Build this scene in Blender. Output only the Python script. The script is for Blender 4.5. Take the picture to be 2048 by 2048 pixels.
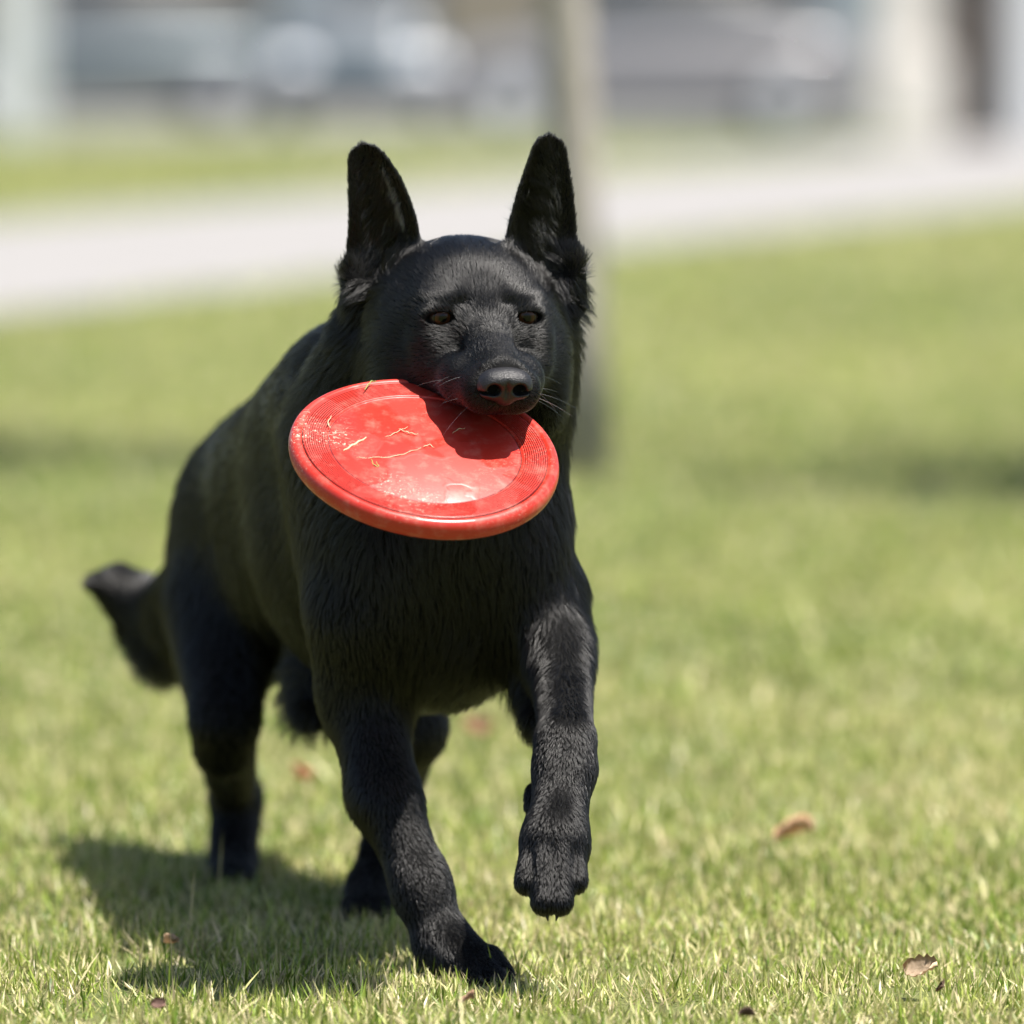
import bpy, bmesh, math, random
import numpy as np
from mathutils import Vector, Matrix
random.seed(7)
RG = np.random.default_rng(11)
R = math.radians
scene = bpy.context.scene
for o in list(bpy.data.objects): bpy.data.objects.remove(o)

# ------------------------------------------------------------ camera
F_PX = 13650.0; CAM_H = 0.82; HORIZON = 100.0
PITCH = math.atan((1024 - HORIZON) / F_PX)
cam_d = bpy.data.cameras.new('camera'); cam = bpy.data.objects.new('camera', cam_d)
scene.collection.objects.link(cam); scene.camera = cam
cam.location = (0, 0, CAM_H); cam.rotation_euler = (math.pi / 2 - PITCH, 0, 0)
cam_d.sensor_width = 36; cam_d.lens = F_PX * 36 / 2048
cam_d.clip_start = 0.1; cam_d.clip_end = 2000
cam_d.dof.use_dof = True; cam_d.dof.focus_distance = 5.93; cam_d.dof.aperture_fstop = 3.4
# ------------------------------------------------------------ sky and sun
to_sun = Vector((0.33, -0.20, 1.0)).normalized()
EL = math.asin(to_sun.z); AZ = math.atan2(to_sun.x, to_sun.y)
w = bpy.data.worlds.new('World'); scene.world = w; w.use_nodes = True
nt = w.node_tree; bg = nt.nodes['Background']
sky = nt.nodes.new('ShaderNodeTexSky'); sky.sky_type = 'NISHITA'; sky.sun_disc = False
sky.sun_elevation = EL; sky.sun_rotation = AZ; sky.dust_density = 2.0
nt.links.new(sky.outputs[0], bg.inputs[0]); bg.inputs[1].default_value = 0.07
sd = bpy.data.lights.new('sun', 'SUN'); sd.energy = 4.8; sd.angle = R(0.53); sd.color = (1, 0.95, 0.88)
so = bpy.data.objects.new('sun', sd); scene.collection.objects.link(so)
so.location = (3, 3, 8); so.rotation_euler = to_sun.to_track_quat('Z', 'Y').to_euler()
vs = scene.view_settings; vs.view_transform = 'Standard'; vs.look = 'None'; vs.gamma = 1; vs.exposure = 1.12
scene.render.resolution_x = scene.render.resolution_y = 1024

# ------------------------------------------------------------ helpers
cp, sp_ = math.cos(PITCH), math.sin(PITCH)
def P(px, py, d):
    """pixel of the 2048 picture at distance d along the ground -> point"""
    a = (px - 1024) / F_PX; b = (1024 - py) / F_PX
    vy = cp + b * sp_; vz = -sp_ + b * cp
    return np.array([a * d / vy, d, CAM_H + vz * d / vy])
def ground_d(py): return F_PX * CAM_H / (py - HORIZON)

def tag(o, label=None, cat=None, group=None, kind=None):
    if label: o['label'] = label
    if cat: o['category'] = cat
    if group: o['group'] = group
    if kind: o['kind'] = kind
    return o
def link(o, parent=None):
    scene.collection.objects.link(o)
    if parent is not None:
        o.parent = parent
        o.matrix_parent_inverse = Matrix.Translation(parent.location).inverted() if parent.rotation_euler[2] == 0 else parent.matrix_basis.inverted()
    return o
def empty(name, loc, rz=0.0):
    o = bpy.data.objects.new(name, None); scene.collection.objects.link(o)
    o.location = loc; o.rotation_euler = (0, 0, rz); o.empty_display_size = .1
    return o
def mesh_np(name, V, Fq, mat=None, parent=None, smooth=True, local=False):
    me = bpy.data.meshes.new(name)
    V = np.asarray(V, np.float32); Fq = np.asarray(Fq, np.int32)
    n = Fq.shape[1]
    me.vertices.add(len(V)); me.vertices.foreach_set('co', V.ravel())
    me.loops.add(Fq.size); me.loops.foreach_set('vertex_index', Fq.ravel())
    me.polygons.add(len(Fq)); me.polygons.foreach_set('loop_start', np.arange(0, Fq.size, n, dtype=np.int32))
    me.polygons.foreach_set('loop_total', np.full(len(Fq), n, np.int32))
    me.polygons.foreach_set('use_smooth', np.full(len(Fq), smooth))
    me.update(calc_edges=True); me.validate()
    if mat: me.materials.append(mat)
    o = bpy.data.objects.new(name, me)
    if parent is not None and local:
        scene.collection.objects.link(o); o.parent = parent
    else: link(o, parent)
    return o
def bm_obj(name, bm, mat, parent=None, smooth=False, local=True):
    me = bpy.data.meshes.new(name); bm.normal_update(); bm.to_mesh(me); bm.free()
    for p in me.polygons: p.use_smooth = smooth
    if mat: me.materials.append(mat)
    o = bpy.data.objects.new(name, me); scene.collection.objects.link(o)
    if parent is not None:
        o.parent = parent
        if not local: o.matrix_parent_inverse = parent.matrix_basis.inverted()
    return o

def mat_new(name):
    m = bpy.data.materials.new(name); m.use_nodes = True
    return m, m.node_tree.nodes, m.node_tree.links, m.node_tree.nodes['Principled BSDF']
def simple(name, c, rough=.5, metal=0, noise=.12, scale=8, bump=0.0, coat=0):
    m, N, L, b = mat_new(name)
    tc = N.new('ShaderNodeTexCoord'); t = N.new('ShaderNodeTexNoise'); t.inputs['Scale'].default_value = scale
    t.inputs['Detail'].default_value = 6
    L.new(tc.outputs['Object'], t.inputs['Vector'])
    mx = N.new('ShaderNodeMix'); mx.data_type = 'RGBA'
    mx.inputs[6].default_value = (*[x * (1 - noise) for x in c], 1); mx.inputs[7].default_value = (*[min(1, x * (1 + noise)) for x in c], 1)
    L.new(t.outputs['Fac'], mx.inputs[0]); L.new(mx.outputs[2], b.inputs['Base Color'])
    b.inputs['Roughness'].default_value = rough; b.inputs['Metallic'].default_value = metal
    b.inputs['Coat Weight'].default_value = coat
    if bump:
        bp = N.new('ShaderNodeBump'); bp.inputs['Strength'].default_value = bump; bp.inputs['Distance'].default_value = .01
        L.new(t.outputs['Fac'], bp.inputs['Height']); L.new(bp.outputs[0], b.inputs['Normal'])
    return m

def nz2(x, y, s, seed=0):
    """smooth value noise -1..1"""
    r = np.random.default_rng(seed); T = r.random((64, 64)) * 2 - 1
    X = x / s + 1000; Y = y / s + 1000
    xi = np.floor(X).astype(int); yi = np.floor(Y).astype(int); fx = X - xi; fy = Y - yi
    fx = fx * fx * (3 - 2 * fx); fy = fy * fy * (3 - 2 * fy)
    g = lambda a, b: T[a % 64, b % 64]
    return (g(xi, yi) * (1 - fx) + g(xi + 1, yi) * fx) * (1 - fy) + (g(xi, yi + 1) * (1 - fx) + g(xi + 1, yi + 1) * fx) * fy
def nz3(p, s, seed=0):
    r = np.random.default_rng(seed); T = r.random((32, 32, 32)) * 2 - 1
    q = p / s + 500; i = np.floor(q).astype(int); f = q - i; f = f * f * (3 - 2 * f)
    o = 0
    for dx in (0, 1):
        for dy in (0, 1):
            for dz in (0, 1):
                wt = (f[:, 0] if dx else 1 - f[:, 0]) * (f[:, 1] if dy else 1 - f[:, 1]) * (f[:, 2] if dz else 1 - f[:, 2])
                o = o + wt * T[(i[:, 0] + dx) % 32, (i[:, 1] + dy) % 32, (i[:, 2] + dz) % 32]
    return o

# ============================================================ THE SETTING
def road_near(x): return 21.2 + (x + 1.6) * (36.7 - 21.2) / (2.75 + 1.6)
def road_far(x): return 32.9 + (x + 2.47) * (64 - 32.9) / (4.8 + 2.47)
# ground sheet
gm, N, L, b = mat_new('lawn_soil')
tc = N.new('ShaderNodeTexCoord')
def noise(scale, det=4, vec=None):
    t = N.new('ShaderNodeTexNoise'); t.inputs['Scale'].default_value = scale; t.inputs['Detail'].default_value = det
    L.new(tc.outputs['Object'], t.inputs['Vector']); return t
n1 = noise(0.45, 3); n2 = noise(9, 6); n3 = noise(90, 4)
r1 = N.new('ShaderNodeValToRGB'); r1.color_ramp.elements[0].position = .38; r1.color_ramp.elements[1].position = .62
r1.color_ramp.elements[0].color = (.075, .105, .014, 1); r1.color_ramp.elements[1].color = (.14, .15, .035, 1)
L.new(n1.outputs['Fac'], r1.inputs[0])
r2 = N.new('ShaderNodeValToRGB'); r2.color_ramp.elements[0].position = .35; r2.color_ramp.elements[1].position = .7
r2.color_ramp.elements[0].color = (.07, .10, .015, 1); r2.color_ramp.elements[1].color = (.26, .24, .11, 1)
L.new(n2.outputs['Fac'], r2.inputs[0])
mx = N.new('ShaderNodeMix'); mx.data_type = 'RGBA'; mx.inputs[0].default_value = .35
L.new(r1.outputs[0], mx.inputs[6]); L.new(r2.outputs[0], mx.inputs[7])
L.new(mx.outputs[2], b.inputs['Base Color']); b.inputs['Roughness'].default_value = .9
bp = N.new('ShaderNodeBump'); bp.inputs['Strength'].default_value = .8; bp.inputs['Distance'].default_value = .02
L.new(n3.outputs['Fac'], bp.inputs['Height']); L.new(bp.outputs[0], b.inputs['Normal'])
g = mesh_np('ground', [(-900, -300, 0), (900, -300, 0), (900, 1200, 0), (-900, 1200, 0)], [(0, 1, 2, 3)], gm)
tag(g, kind='structure')

asph = simple('pale_concrete_paving', (.235, .226, .218), .85, 0, .07, 1.5, .15)
xs = np.linspace(-9, 14, 24)
V = [(x, road_near(x), .004) for x in xs] + [(x, road_far(x), .004) for x in xs]
n = len(xs); path = mesh_np('path', V, [(i, i + 1, n + i + 1, n + i) for i in range(n - 1)], asph, smooth=False)
tag(path, kind='structure')
lotm = simple('parking_tarmac', (.16, .16, .16), .9, 0, .12, 2, .2)
lot = mesh_np('parking_lot', [(-60, 63, .006), (60, 63, .006), (60, 96, .006), (-60, 96, .006)], [(0, 1, 2, 3)], lotm); tag(lot, kind='structure')
kerbm = simple('kerb_concrete', (.45, .45, .43), .8)
bm = bmesh.new(); bmesh.ops.create_cube(bm, size=1, matrix=Matrix.Translation((0, 62.93, .065)) @ Matrix.Diagonal((120, .14, .13, 1)))
bmesh.ops.bevel(bm, geom=bm.edges[:], offset=.02, segments=2, affect='EDGES'); kb = bm_obj('kerb', bm, kerbm); tag(kb, kind='structure')

# ------------------------------------------------------------ grass
def grass_mat():
    m, N, L, b = mat_new('grass_blades')
    at = N.new('ShaderNodeAttribute'); at.attribute_name = 'blade'
    L.new(at.outputs['Color'], b.inputs['Base Color']); b.inputs['Roughness'].default_value = .42
    b.inputs['Specular IOR Level'].default_value = .45
    tr = N.new('ShaderNodeBsdfTranslucent'); L.new(at.outputs['Color'], tr.inputs['Color'])
    ms = N.new('ShaderNodeMixShader'); ms.inputs[0].default_value = .28
    L.new(b.outputs[0], ms.inputs[1]); L.new(tr.outputs[0], ms.inputs[2])
    L.new(ms.outputs[0], N['Material Output'].inputs[0]); return m
GM = grass_mat()
PAL = np.array([[.06, .12, .010], [.15, .24, .020], [.27, .35, .052], [.42, .46, .12], [.58, .54, .25], [.64, .53, .34]])
def grass(name, bands):
    Vs, Fs, Cs = [], [], []; off = 0
    for (y0, y1, dens, wdt, hgt, seg, marg) in bands:
        hw = lambda y: y * .0755 + marg
        area = (hw(y0) + hw(y1)) * (y1 - y0)
        n = int(area * dens)
        y = RG.uniform(y0, y1, n * 2); x = RG.uniform(-1, 1, n * 2) * hw(y1)
        k = np.abs(x) < hw(y); x, y = x[k][:n], y[k][:n]
        k = ~((y > road_near(x) - .05) & (y < road_far(x) + .05)); x, y = x[k], y[k]
        # tufted density
        k = RG.random(len(x)) < .66 + .65 * nz2(x, y, .035 * max(1, y0 / 6), 3); x, y = x[k], y[k]
        n = len(x)
        big = nz2(x, y, .9, 5) * .5 + nz2(x, y, .25, 6) * .45 + nz2(x, y, 3.1, 12) * .6 * (y > 8)
        h = hgt * RG.uniform(.3, 1.1, n) * (1 + .45 * nz2(x, y, .07, 8) + .2 * nz2(x, y, .25, 18))
        tall = RG.random(n) < .012; h[tall] *= RG.uniform(1.5, 2.5, tall.sum())
        wd = wdt * RG.uniform(.55, 1.3, n)
        phi = RG.uniform(0, 2 * math.pi, n); lean = RG.uniform(.05, 1.0, n) * 1.3
        flat = RG.random(n) < .36; lean[flat] = RG.uniform(1.1, 1.5, flat.sum())
        curl = RG.uniform(.2, .9, n)
        face = phi + RG.uniform(-.9, .9, n) + math.pi / 2
        t = np.clip(RG.normal(.40, .24, n) + big * .32, 0, .999)
        straw = RG.random(n) < np.where(y < 9, .20, .10) + .10 * nz2(x, y, .16, 9); straw |= flat & (RG.random(n) < .6); t[straw] = RG.uniform(.75, .999, straw.sum())
        q = t * (len(PAL) - 1); i = q.astype(int); f = (q - i)[:, None]
        col = (PAL[i] * (1 - f) + PAL[np.minimum(i + 1, len(PAL) - 1)] * f) * RG.uniform(.62, 1.25, (n, 1))
        # curve
        cpts = []; px = np.zeros(n); pz = np.zeros(n); ang = lean * .35
        for s in range(seg + 1):
            cpts.append((px.copy(), pz.copy())); ang2 = lean * (.35 + curl * (s + 1) / seg)
            px = px + np.sin(ang2) * h / seg; pz = pz + np.cos(ang2) * h / seg
        verts = np.zeros((n, 2 * seg + 1, 3), np.float32)
        cx, sx = np.cos(phi), np.sin(phi); fx, fy = np.cos(face), np.sin(face)
        for s in range(seg):
            a, zz = cpts[s]; ww = wd * (1 - .35 * (s / seg) ** 1.5) * .5
            for q2, sg in ((0, -1), (1, 1)):
                verts[:, 2 * s + q2, 0] = x + cx * a + sg * fx * ww
                verts[:, 2 * s + q2, 1] = y + sx * a + sg * fy * ww
                verts[:, 2 * s + q2, 2] = zz - .002
        a, zz = cpts[seg]
        verts[:, -1, 0] = x + cx * a; verts[:, -1, 1] = y + sx * a; verts[:, -1, 2] = np.maximum(zz, .003)
        tris = []
        for s in range(seg - 1): tris += [(2 * s, 2 * s + 1, 2 * s + 3), (2 * s, 2 * s + 3, 2 * s + 2)]
        tris.append((2 * seg - 2, 2 * seg - 1, 2 * seg))
        tris = np.array(tris, np.int32)
        nv = 2 * seg + 1
        Fs.append((tris[None] + (np.arange(n, dtype=np.int32) * nv)[:, None, None] + off).reshape(-1, 3))
        Vs.append(verts.reshape(-1, 3)); Cs.append(np.repeat(np.c_[col, np.ones(n)], nv, axis=0)); off += n * nv
    V = np.concatenate(Vs); Fq = np.concatenate(Fs); Cc = np.concatenate(Cs).astype(np.float32)
    me = bpy.data.meshes.new(name)
    me.vertices.add(len(V)); me.vertices.foreach_set('co', V.ravel())
    me.loops.add(Fq.size); me.loops.foreach_set('vertex_index', Fq.ravel())
    me.polygons.add(len(Fq)); me.polygons.foreach_set('loop_start', np.arange(0, Fq.size, 3, dtype=np.int32))
    me.polygons.foreach_set('loop_total', np.full(len(Fq), 3, np.int32))
    me.update(calc_edges=True)
    ca = me.color_attributes.new('blade', 'FLOAT_COLOR', 'POINT'); ca.data.foreach_set('color', np.clip(Cc, 0, 1).ravel())
    me.materials.append(GM)
    o = bpy.data.objects.new(name, me); scene.collection.objects.link(o)
    return o
gr = grass('lawn_grass', [
    (3.4, 5.5, 9000, .0030, .026, 2, .6),
    (5.5, 6.9, 52000, .0019, .024, 3, .50),
    (6.9, 8.5, 24000, .0026, .026, 2, .9),
    (8.5, 12., 10000, .0038, .028, 2, 1.3),
    (12., 20., 2200, .0080, .036, 1, 2.2),
    (20., 40., 500, .018, .040, 1, 3.5),
    (40., 62.8, 130, .035, .045, 1, 5)])
tag(gr, 'short mown green and straw-coloured grass covering the lawn', 'grass', kind='stuff')

# ------------------------------------------------------------ trees
bark = simple('bark', (.34, .31, .27), .9, 0, .4, 14, .8)
def leaf_mat(name, c):
    m, N, L, b = mat_new(name)
    g_ = N.new('ShaderNodeNewGeometry'); mx = N.new('ShaderNodeMix'); mx.data_type = 'RGBA'
    mx.inputs[6].default_value = (*[v * .6 for v in c], 1); mx.inputs[7].default_value = (*[v * 1.4 for v in c], 1)
    L.new(g_.outputs['Random Per Island'], mx.inputs[0]); L.new(mx.outputs[2], b.inputs['Base Color']); b.inputs['Roughness'].default_value = .5
    tr = N.new('ShaderNodeBsdfTranslucent'); L.new(mx.outputs[2], tr.inputs[0]); ms = N.new('ShaderNodeMixShader'); ms.inputs[0].default_value = .3
    L.new(b.outputs[0], ms.inputs[1]); L.new(tr.outputs[0], ms.inputs[2]); L.new(ms.outputs[0], N['Material Output'].inputs[0]); return m
leafm = leaf_mat('tree_leaves', (.06, .11, .025))
def tube(bm, pts, rads, seg=12):
    rings = []
    for i, p in enumerate(pts):
        p = Vector(p); d = (Vector(pts[min(i + 1, len(pts) - 1)]) - Vector(pts[max(i - 1, 0)])).normalized()
        a = d.orthogonal().normalized() if i == 0 else (prev_a - d * prev_a.dot(d)).normalized()
        prev_a = a; bb = d.cross(a)
        rings.append([bm.verts.new(p + (a * math.cos(2 * math.pi * k / seg) + bb * math.sin(2 * math.pi * k / seg)) * rads[i]) for k in range(seg)])
    for i in range(len(rings) - 1):
        for k in range(seg): bm.faces.new((rings[i][k], rings[i][(k + 1) % seg], rings[i + 1][(k + 1) % seg], rings[i + 1][k]))
    bm.faces.new(rings[0][::-1]); bm.faces.new(rings[-1])
def tree(loc, r0, h, cr, label, cbase, nleaf=9000, lean=(0, 0), seed=1, name='park_tree'):
    rr = np.random.default_rng(seed)
    t = empty(name, loc); tag(t, label, 'tree')
    bm = bmesh.new()
    pts = [(lean[0] * z / h + .02 * math.sin(z * 2.1), lean[1] * z / h, z) for z in np.linspace(-.05, h, 14)]
    rad = [r0 * (1.35 if i == 0 else 1.0) * (1 - .8 * i / 13) for i in range(14)]
    tube(bm, pts, rad)
    for k in range(9):
        z = cbase + (h - cbase) * k / 9; a = k * 2.4
        p0 = Vector((lean[0] * z / h, lean[1] * z / h, z)); d = Vector((math.cos(a), math.sin(a), .7))
        tube(bm, [p0, p0 + d * cr * .35, p0 + d * cr * .7 + Vector((0, 0, .1))], [r0 * .4, r0 * .25, r0 * .08], 7)
    bm_obj('trunk', bm, bark, t, True)
    cl = rr.normal(0, 1, (34, 3)); cl /= np.linalg.norm(cl, axis=1)[:, None]; cl *= (rr.random((34, 1)) ** .5)
    zc = (cbase + h + cr * .3) / 2
    cl = cl * [cr * .8, cr * .8, (h + cr * .3 - cbase) / 2 * .85] + [lean[0], lean[1], zc]
    c = cl[rr.integers(0, 34, nleaf)] + rr.normal(0, cr * .16, (nleaf, 3))
    s = rr.uniform(.03, .06, (nleaf, 1)); u = rr.normal(0, 1, (nleaf, 3)); u /= np.linalg.norm(u, axis=1)[:, None]
    v = rr.normal(0, 1, (nleaf, 3)); v -= (v * u).sum(1)[:, None] * u; v /= np.linalg.norm(v, axis=1)[:, None]
    V = np.stack([c - u * s, c + v * s * .5, c + u * s, c - v * s * .5], 1).reshape(-1, 3)
    mesh_np('crown', V, np.arange(nleaf * 4).reshape(-1, 4), leafm, t, False, local=True)
    return t
p = P(1150, 950, 13.2)
tree((p[0] + .01, 13.2, 0), .054, 4.6, 1.2, 'slender young tree standing on the lawn behind the dog', 2.6, 1500, (-.23, 0), 3)
tree((2.85, 12.4, 0), .09, 5.2, 1.5, 'larger leafy tree on the lawn, out to the side of the dog, shading the grass', 2.4, 4500, (0, 0), 5)

# ------------------------------------------------------------ far edge: pillars, trunk, cars, building
white = simple('white_paint', (.62, .64, .66), .6, 0, .04)
cream = simple('cream_render', (.70, .66, .62), .7, 0, .05)
def boxm(bm, c, s, bev=0):
    r = bmesh.ops.create_cube(bm, size=1, matrix=Matrix.Translation(c) @ Matrix.Diagonal((*s, 1)))
    if bev:
        es = list({e for v in r['verts'] for e in v.link_edges}); bmesh.ops.bevel(bm, geom=es, offset=bev, segments=2, affect='EDGES')
def pillar(px, d, wdt, h, m, label, plinth=None):
    x = (px - 1024) * d / F_PX
    t = empty('gate_pillar', (x, d, 0)); tag(t, label, 'pillar')
    bm = bmesh.new(); boxm(bm, (0, 0, h / 2), (wdt, wdt, h), .02); bm_obj('shaft', bm, m, t)
    bm = bmesh.new(); boxm(bm, (0, 0, h + .05), (wdt + .14, wdt + .14, .1), .02); bm_obj('cap', bm, m, t)
    if plinth:
        bm = bmesh.new(); boxm(bm, (plinth[2], -.02, plinth[1] / 2), (plinth[0], wdt + .12, plinth[1]), .02); bm_obj('plinth', bm, m, t)
    return t
pillar(40, 61.5, .42, 2.6, white, 'white square pillar at the lawn edge left of the cars')
pillar(1808, 59.5, .46, 2.6, cream, 'cream pillar on a wider plinth beside the brown tree trunk', (.66, .78, .05))
pillar(2060, 61, .40, 2.6, white, 'pale pillar on the far side of the brown tree trunk')
brownbark = simple('red_brown_bark', (.16, .10, .085), .9, 0, .35, 6, .6)
bark_keep = bark; bark = brownbark
tree(((1948 - 1024) * 61.5 / F_PX, 61.5, 0), .19, 7, 2.6, 'thick brown tree trunk at the far edge of the lawn by pale pillars', 3.2, 5000, (.1, 0), 9)
bark = bark_keep
glass = simple('car_glass', (.09, .10, .11), .35, 0, .1); rubber = simple('rubber', (.045, .045, .05), .8)
alloy = simple('wheel_alloy', (.8, .81, .83), .25, .6, .05); lampm = simple('headlamp_glass', (.85, .87, .9), .5, 0, .05)
dark_trim = simple('black_trim', (.025, .025, .028), .6)
def car(loc, rz, colour, label, name='parked_car'):
    """faces local +X; length 4.4, width 1.8"""
    paint = simple('car_paint', colour, .3, .35, .04, 3, 0, .6)
    t = empty(name, loc, rz); tag(t, label, 'car', 'cars parked beyond the lawn')
    def loft(stations, m, nm):
        bm = bmesh.new(); rings = []
        for (x, hw, z0, z1, e) in stations:
            ring = []
            for k in range(20):
                a = 2 * math.pi * k / 20; c, s = math.cos(a), math.sin(a)
                ring.append(bm.verts.new((x, hw * math.copysign(abs(c) ** e, c), (z0 + z1) / 2 + (z1 - z0) / 2 * math.copysign(abs(s) ** e, s))))
            rings.append(ring)
        for i in range(len(rings) - 1):
            for k in range(20): bm.faces.new((rings[i][k], rings[i][(k + 1) % 20], rings[i + 1][(k + 1) % 20], rings[i + 1][k]))
        bm.faces.new(rings[0][::-1]); bm.faces.new(rings[-1]); return bm_obj(nm, bm, m, t, True)
    loft([(-2.18, .70, .40, .82, .35), (-2.1, .82, .27, .93, .35), (-1.5, .89, .22, .98, .35), (0, .9, .21, .96, .35), (1.0, .9, .21, .93, .35),
          (1.6, .87, .22, .86, .35), (2.1, .80, .26, .74, .38), (2.22, .66, .34, .60, .45)], paint, 'body')
    loft([(-1.95, .60, .88, 1.0, .5), (-1.4, .70, .88, 1.36, .4), (-.7, .72, .88, 1.45, .38), (.2, .71, .88, 1.43, .38), (1.15, .68, .84, .95, .5)], glass, 'window')
    loft([(-1.45, .62, 1.33, 1.40, .5), (-.7, .66, 1.38, 1.475, .4), (.15, .64, 1.36, 1.455, .4), (.45, .58, 1.32, 1.37, .5)], paint, 'roof')
    bm = bmesh.new(); boxm(bm, (2.19, 0, .52), (.1, .9, .16), .03); bm_obj('grille', bm, dark_trim, t)
    bm = bmesh.new(); boxm(bm, (2.16, 0, .32), (.16, 1.5, .12), .04); bm_obj('bumper', bm, dark_trim, t)
    for s in (-1, 1):
        bm = bmesh.new(); bmesh.ops.create_uvsphere(bm, u_segments=16, v_segments=10, radius=1, matrix=Matrix.Translation((2.08, s * .64, .64)) @ Matrix.Diagonal((.14, .24, .13, 1)))
        bm_obj('headlight', bm, lampm, t, True)
        for x in (-1.32, 1.35):
            bm = bmesh.new(); bmesh.ops.create_cone(bm, segments=28, radius1=.325, radius2=.325, depth=.21, cap_ends=True, matrix=Matrix.Translation((x, s * .80, .325)) @ Matrix.Rotation(math.pi / 2, 4, 'X'))
            wh = bm_obj('wheel', bm, rubber, t, False)
            bm = bmesh.new(); bmesh.ops.create_cone(bm, segments=28, radius1=.23, radius2=.20, depth=.04, cap_ends=True, matrix=Matrix.Translation((x, s * .915, .325)) @ Matrix.Rotation(-s * math.pi / 2, 4, 'X'))
            bm_obj('rim', bm, alloy, wh, False)
    return t
X = lambda px, d: (px - 1024) * d / F_PX
car((X(715, 72), 73, .006), -math.pi / 2, (.09, .12, .135), 'dark blue-grey car parked nose towards the lawn')
car((X(1290, 68), 68, .006), math.pi, (.25, .245, .25), 'silver grey car parked side-on behind the slender tree')
car((X(170, 76), 78, .006), math.pi + .2, (.10, .125, .135), 'dark teal car parked beside the white pillar')
# building
bmw = simple('grey_render_wall', (.19, .18, .175), .9, 0, .2, .12); tanw = simple('tan_panel', (.24, .21, .17), .85, 0, .1, .3)
bt = empty('long_building', (0, 100, 0)); tag(bt, 'long low grey building with doors behind the parked cars', 'building')
bm = bmesh.new(); boxm(bm, (0, 4, 2.6), (110, 8, 5.2)); bm_obj('wall', bm, bmw, bt)
bm = bmesh.new(); boxm(bm, (0, 4, 5.4), (112, 9.4, .35), .05); bm_obj('roof', bm, dark_trim, bt)
bm = bmesh.new(); boxm(bm, (0, -.03, .18), (110, .12, .36)); bm_obj('base_course', bm, simple('blue_grey_plinth', (.20, .23, .26), .8), bt)
paleblue = simple('pale_blue_door', (.28, .32, .36), .5)
for k, (px, wdt, m) in enumerate([(350, 1.8, tanw), (610, .9, paleblue), (980, 1.6, tanw), (1690, .9, paleblue), (1440, 2.0, tanw), (1560, .5, dark_trim)]):
    x = X(px, 100); bm = bmesh.new(); boxm(bm, (x, -.06, 1.4), (wdt, .1, 2.8), .01); d = bm_obj('door', bm, m, bt)
    bm = bmesh.new(); boxm(bm, (x, -.03, 2.87), (wdt + .2, .12, .1)); bm_obj('lintel', bm, white, d)
for k in range(-12, 13, 3):
    bm = bmesh.new(); boxm(bm, (k * 3.5 + 1, -.05, 3.6), (2.2, .08, 1.1), .01); wn = bm_obj('window', bm, glass, bt)
    bm = bmesh.new(); boxm(bm, (k * 3.5 + 1, -.1, 3.0), (2.4, .14, .07)); bm_obj('sill', bm, white, wn)
# ============================================================ DOG (signed-distance sculpt -> one mesh)
E0 = P(970, 638, 5.955)
YAW, PT = R(11), R(9)
HF = np.array([math.sin(YAW) * math.cos(PT), -math.cos(YAW) * math.cos(PT), -math.sin(PT)])
HR = np.array([math.cos(YAW), math.sin(YAW), 0.0]); HU = np.cross(HR, -HF); HU /= np.linalg.norm(HU)
if HU[2] < 0: HU = -HU
HM = np.stack([HF, HR, HU])                     # rows: local axes (forward, side, up)
def H(f, s, u): return E0 + f * HF + s * HR + u * HU

PR = []                                           # primitives: (op, kind, data, k)
def cone(a, b, ra, rb, k=.03, op='+'): PR.append((op, 'cone', (np.array(a, float), np.array(b, float), ra, rb), k))
def ell(c, r, M=None, k=.03, op='+'): PR.append((op, 'ell', (np.array(c, float), np.array(r, float), np.eye(3) if M is None else M), k))
def hell(f, s, u, r, k=.02, op='+', rot=0.0, tilt=0.0):
    """ellipsoid in head axes; rot about up axis, tilt about side axis"""
    c, s_ = math.cos(rot), math.sin(rot); ct, st = math.cos(tilt), math.sin(tilt)
    A = np.array([[c, s_, 0], [-s_, c, 0], [0, 0, 1]]); B = np.array([[ct, 0, st], [0, 1, 0], [-st, 0, ct]])
    ell(H(f, s, u), r, B @ A @ HM, k, op)

# --- trunk
BX = np.array([.30, -.95, 0]); BX /= np.linalg.norm(BX)           # the way the body points
def axes(fwd):
    fwd = np.array(fwd, float); fwd /= np.linalg.norm(fwd); sd = np.cross(fwd, [0, 0, 1]); sd /= np.linalg.norm(sd)
    return np.stack([fwd, sd, np.cross(sd, fwd)])
BA = axes(BX)
ell(P(872, 1110, 6.18), (.12, .099, .133), BA, .05)                 # forechest
ell(P(825, 960, 6.22), (.12, .100, .13), BA, .05)                   # shoulders upper
ell(P(775, 1045, 6.38), (.19, .128, .158), BA, .05)                 # ribs
ell(P(650, 1065, 6.58), (.16, .100, .122), BA, .05)                 # loin
ell(P(578, 1070, 6.74), (.13, .098, .122), BA, .05)                 # rump
cone(P(690, 800, 6.30), P(562, 965, 6.70), .065, .074, .05)        # back line
cone(P(750, 790, 6.24), P(850, 800, 6.18), .07, .09, .05)          # withers
cone(P(640, 1330, 6.52), P(618, 1428, 6.44), .036, .019, .02)       # belly fold
cone(P(875, 1190, 6.15), P(835, 1335, 6.24), .080, .034, .05)      # brisket
# --- neck
cone(P(900, 700, 6.13), P(835, 930, 6.20), .078, .110, .05)
cone(P(925, 700, 6.08), P(895, 1010, 6.12), .083, .090, .04)        # throat ruff
cone(P(1078, 660, 6.08), P(1040, 850, 6.11), .034, .034, .03)
cone(P(740, 680, 6.10), P(720, 860, 6.16), .036, .055, .04)
# --- shoulders
ell(P(730, 1115, 6.12), (.085, .052, .118), BA, .04)
ell(P(1036, 1110, 6.13), (.072, .043, .105), BA, .03)
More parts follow.
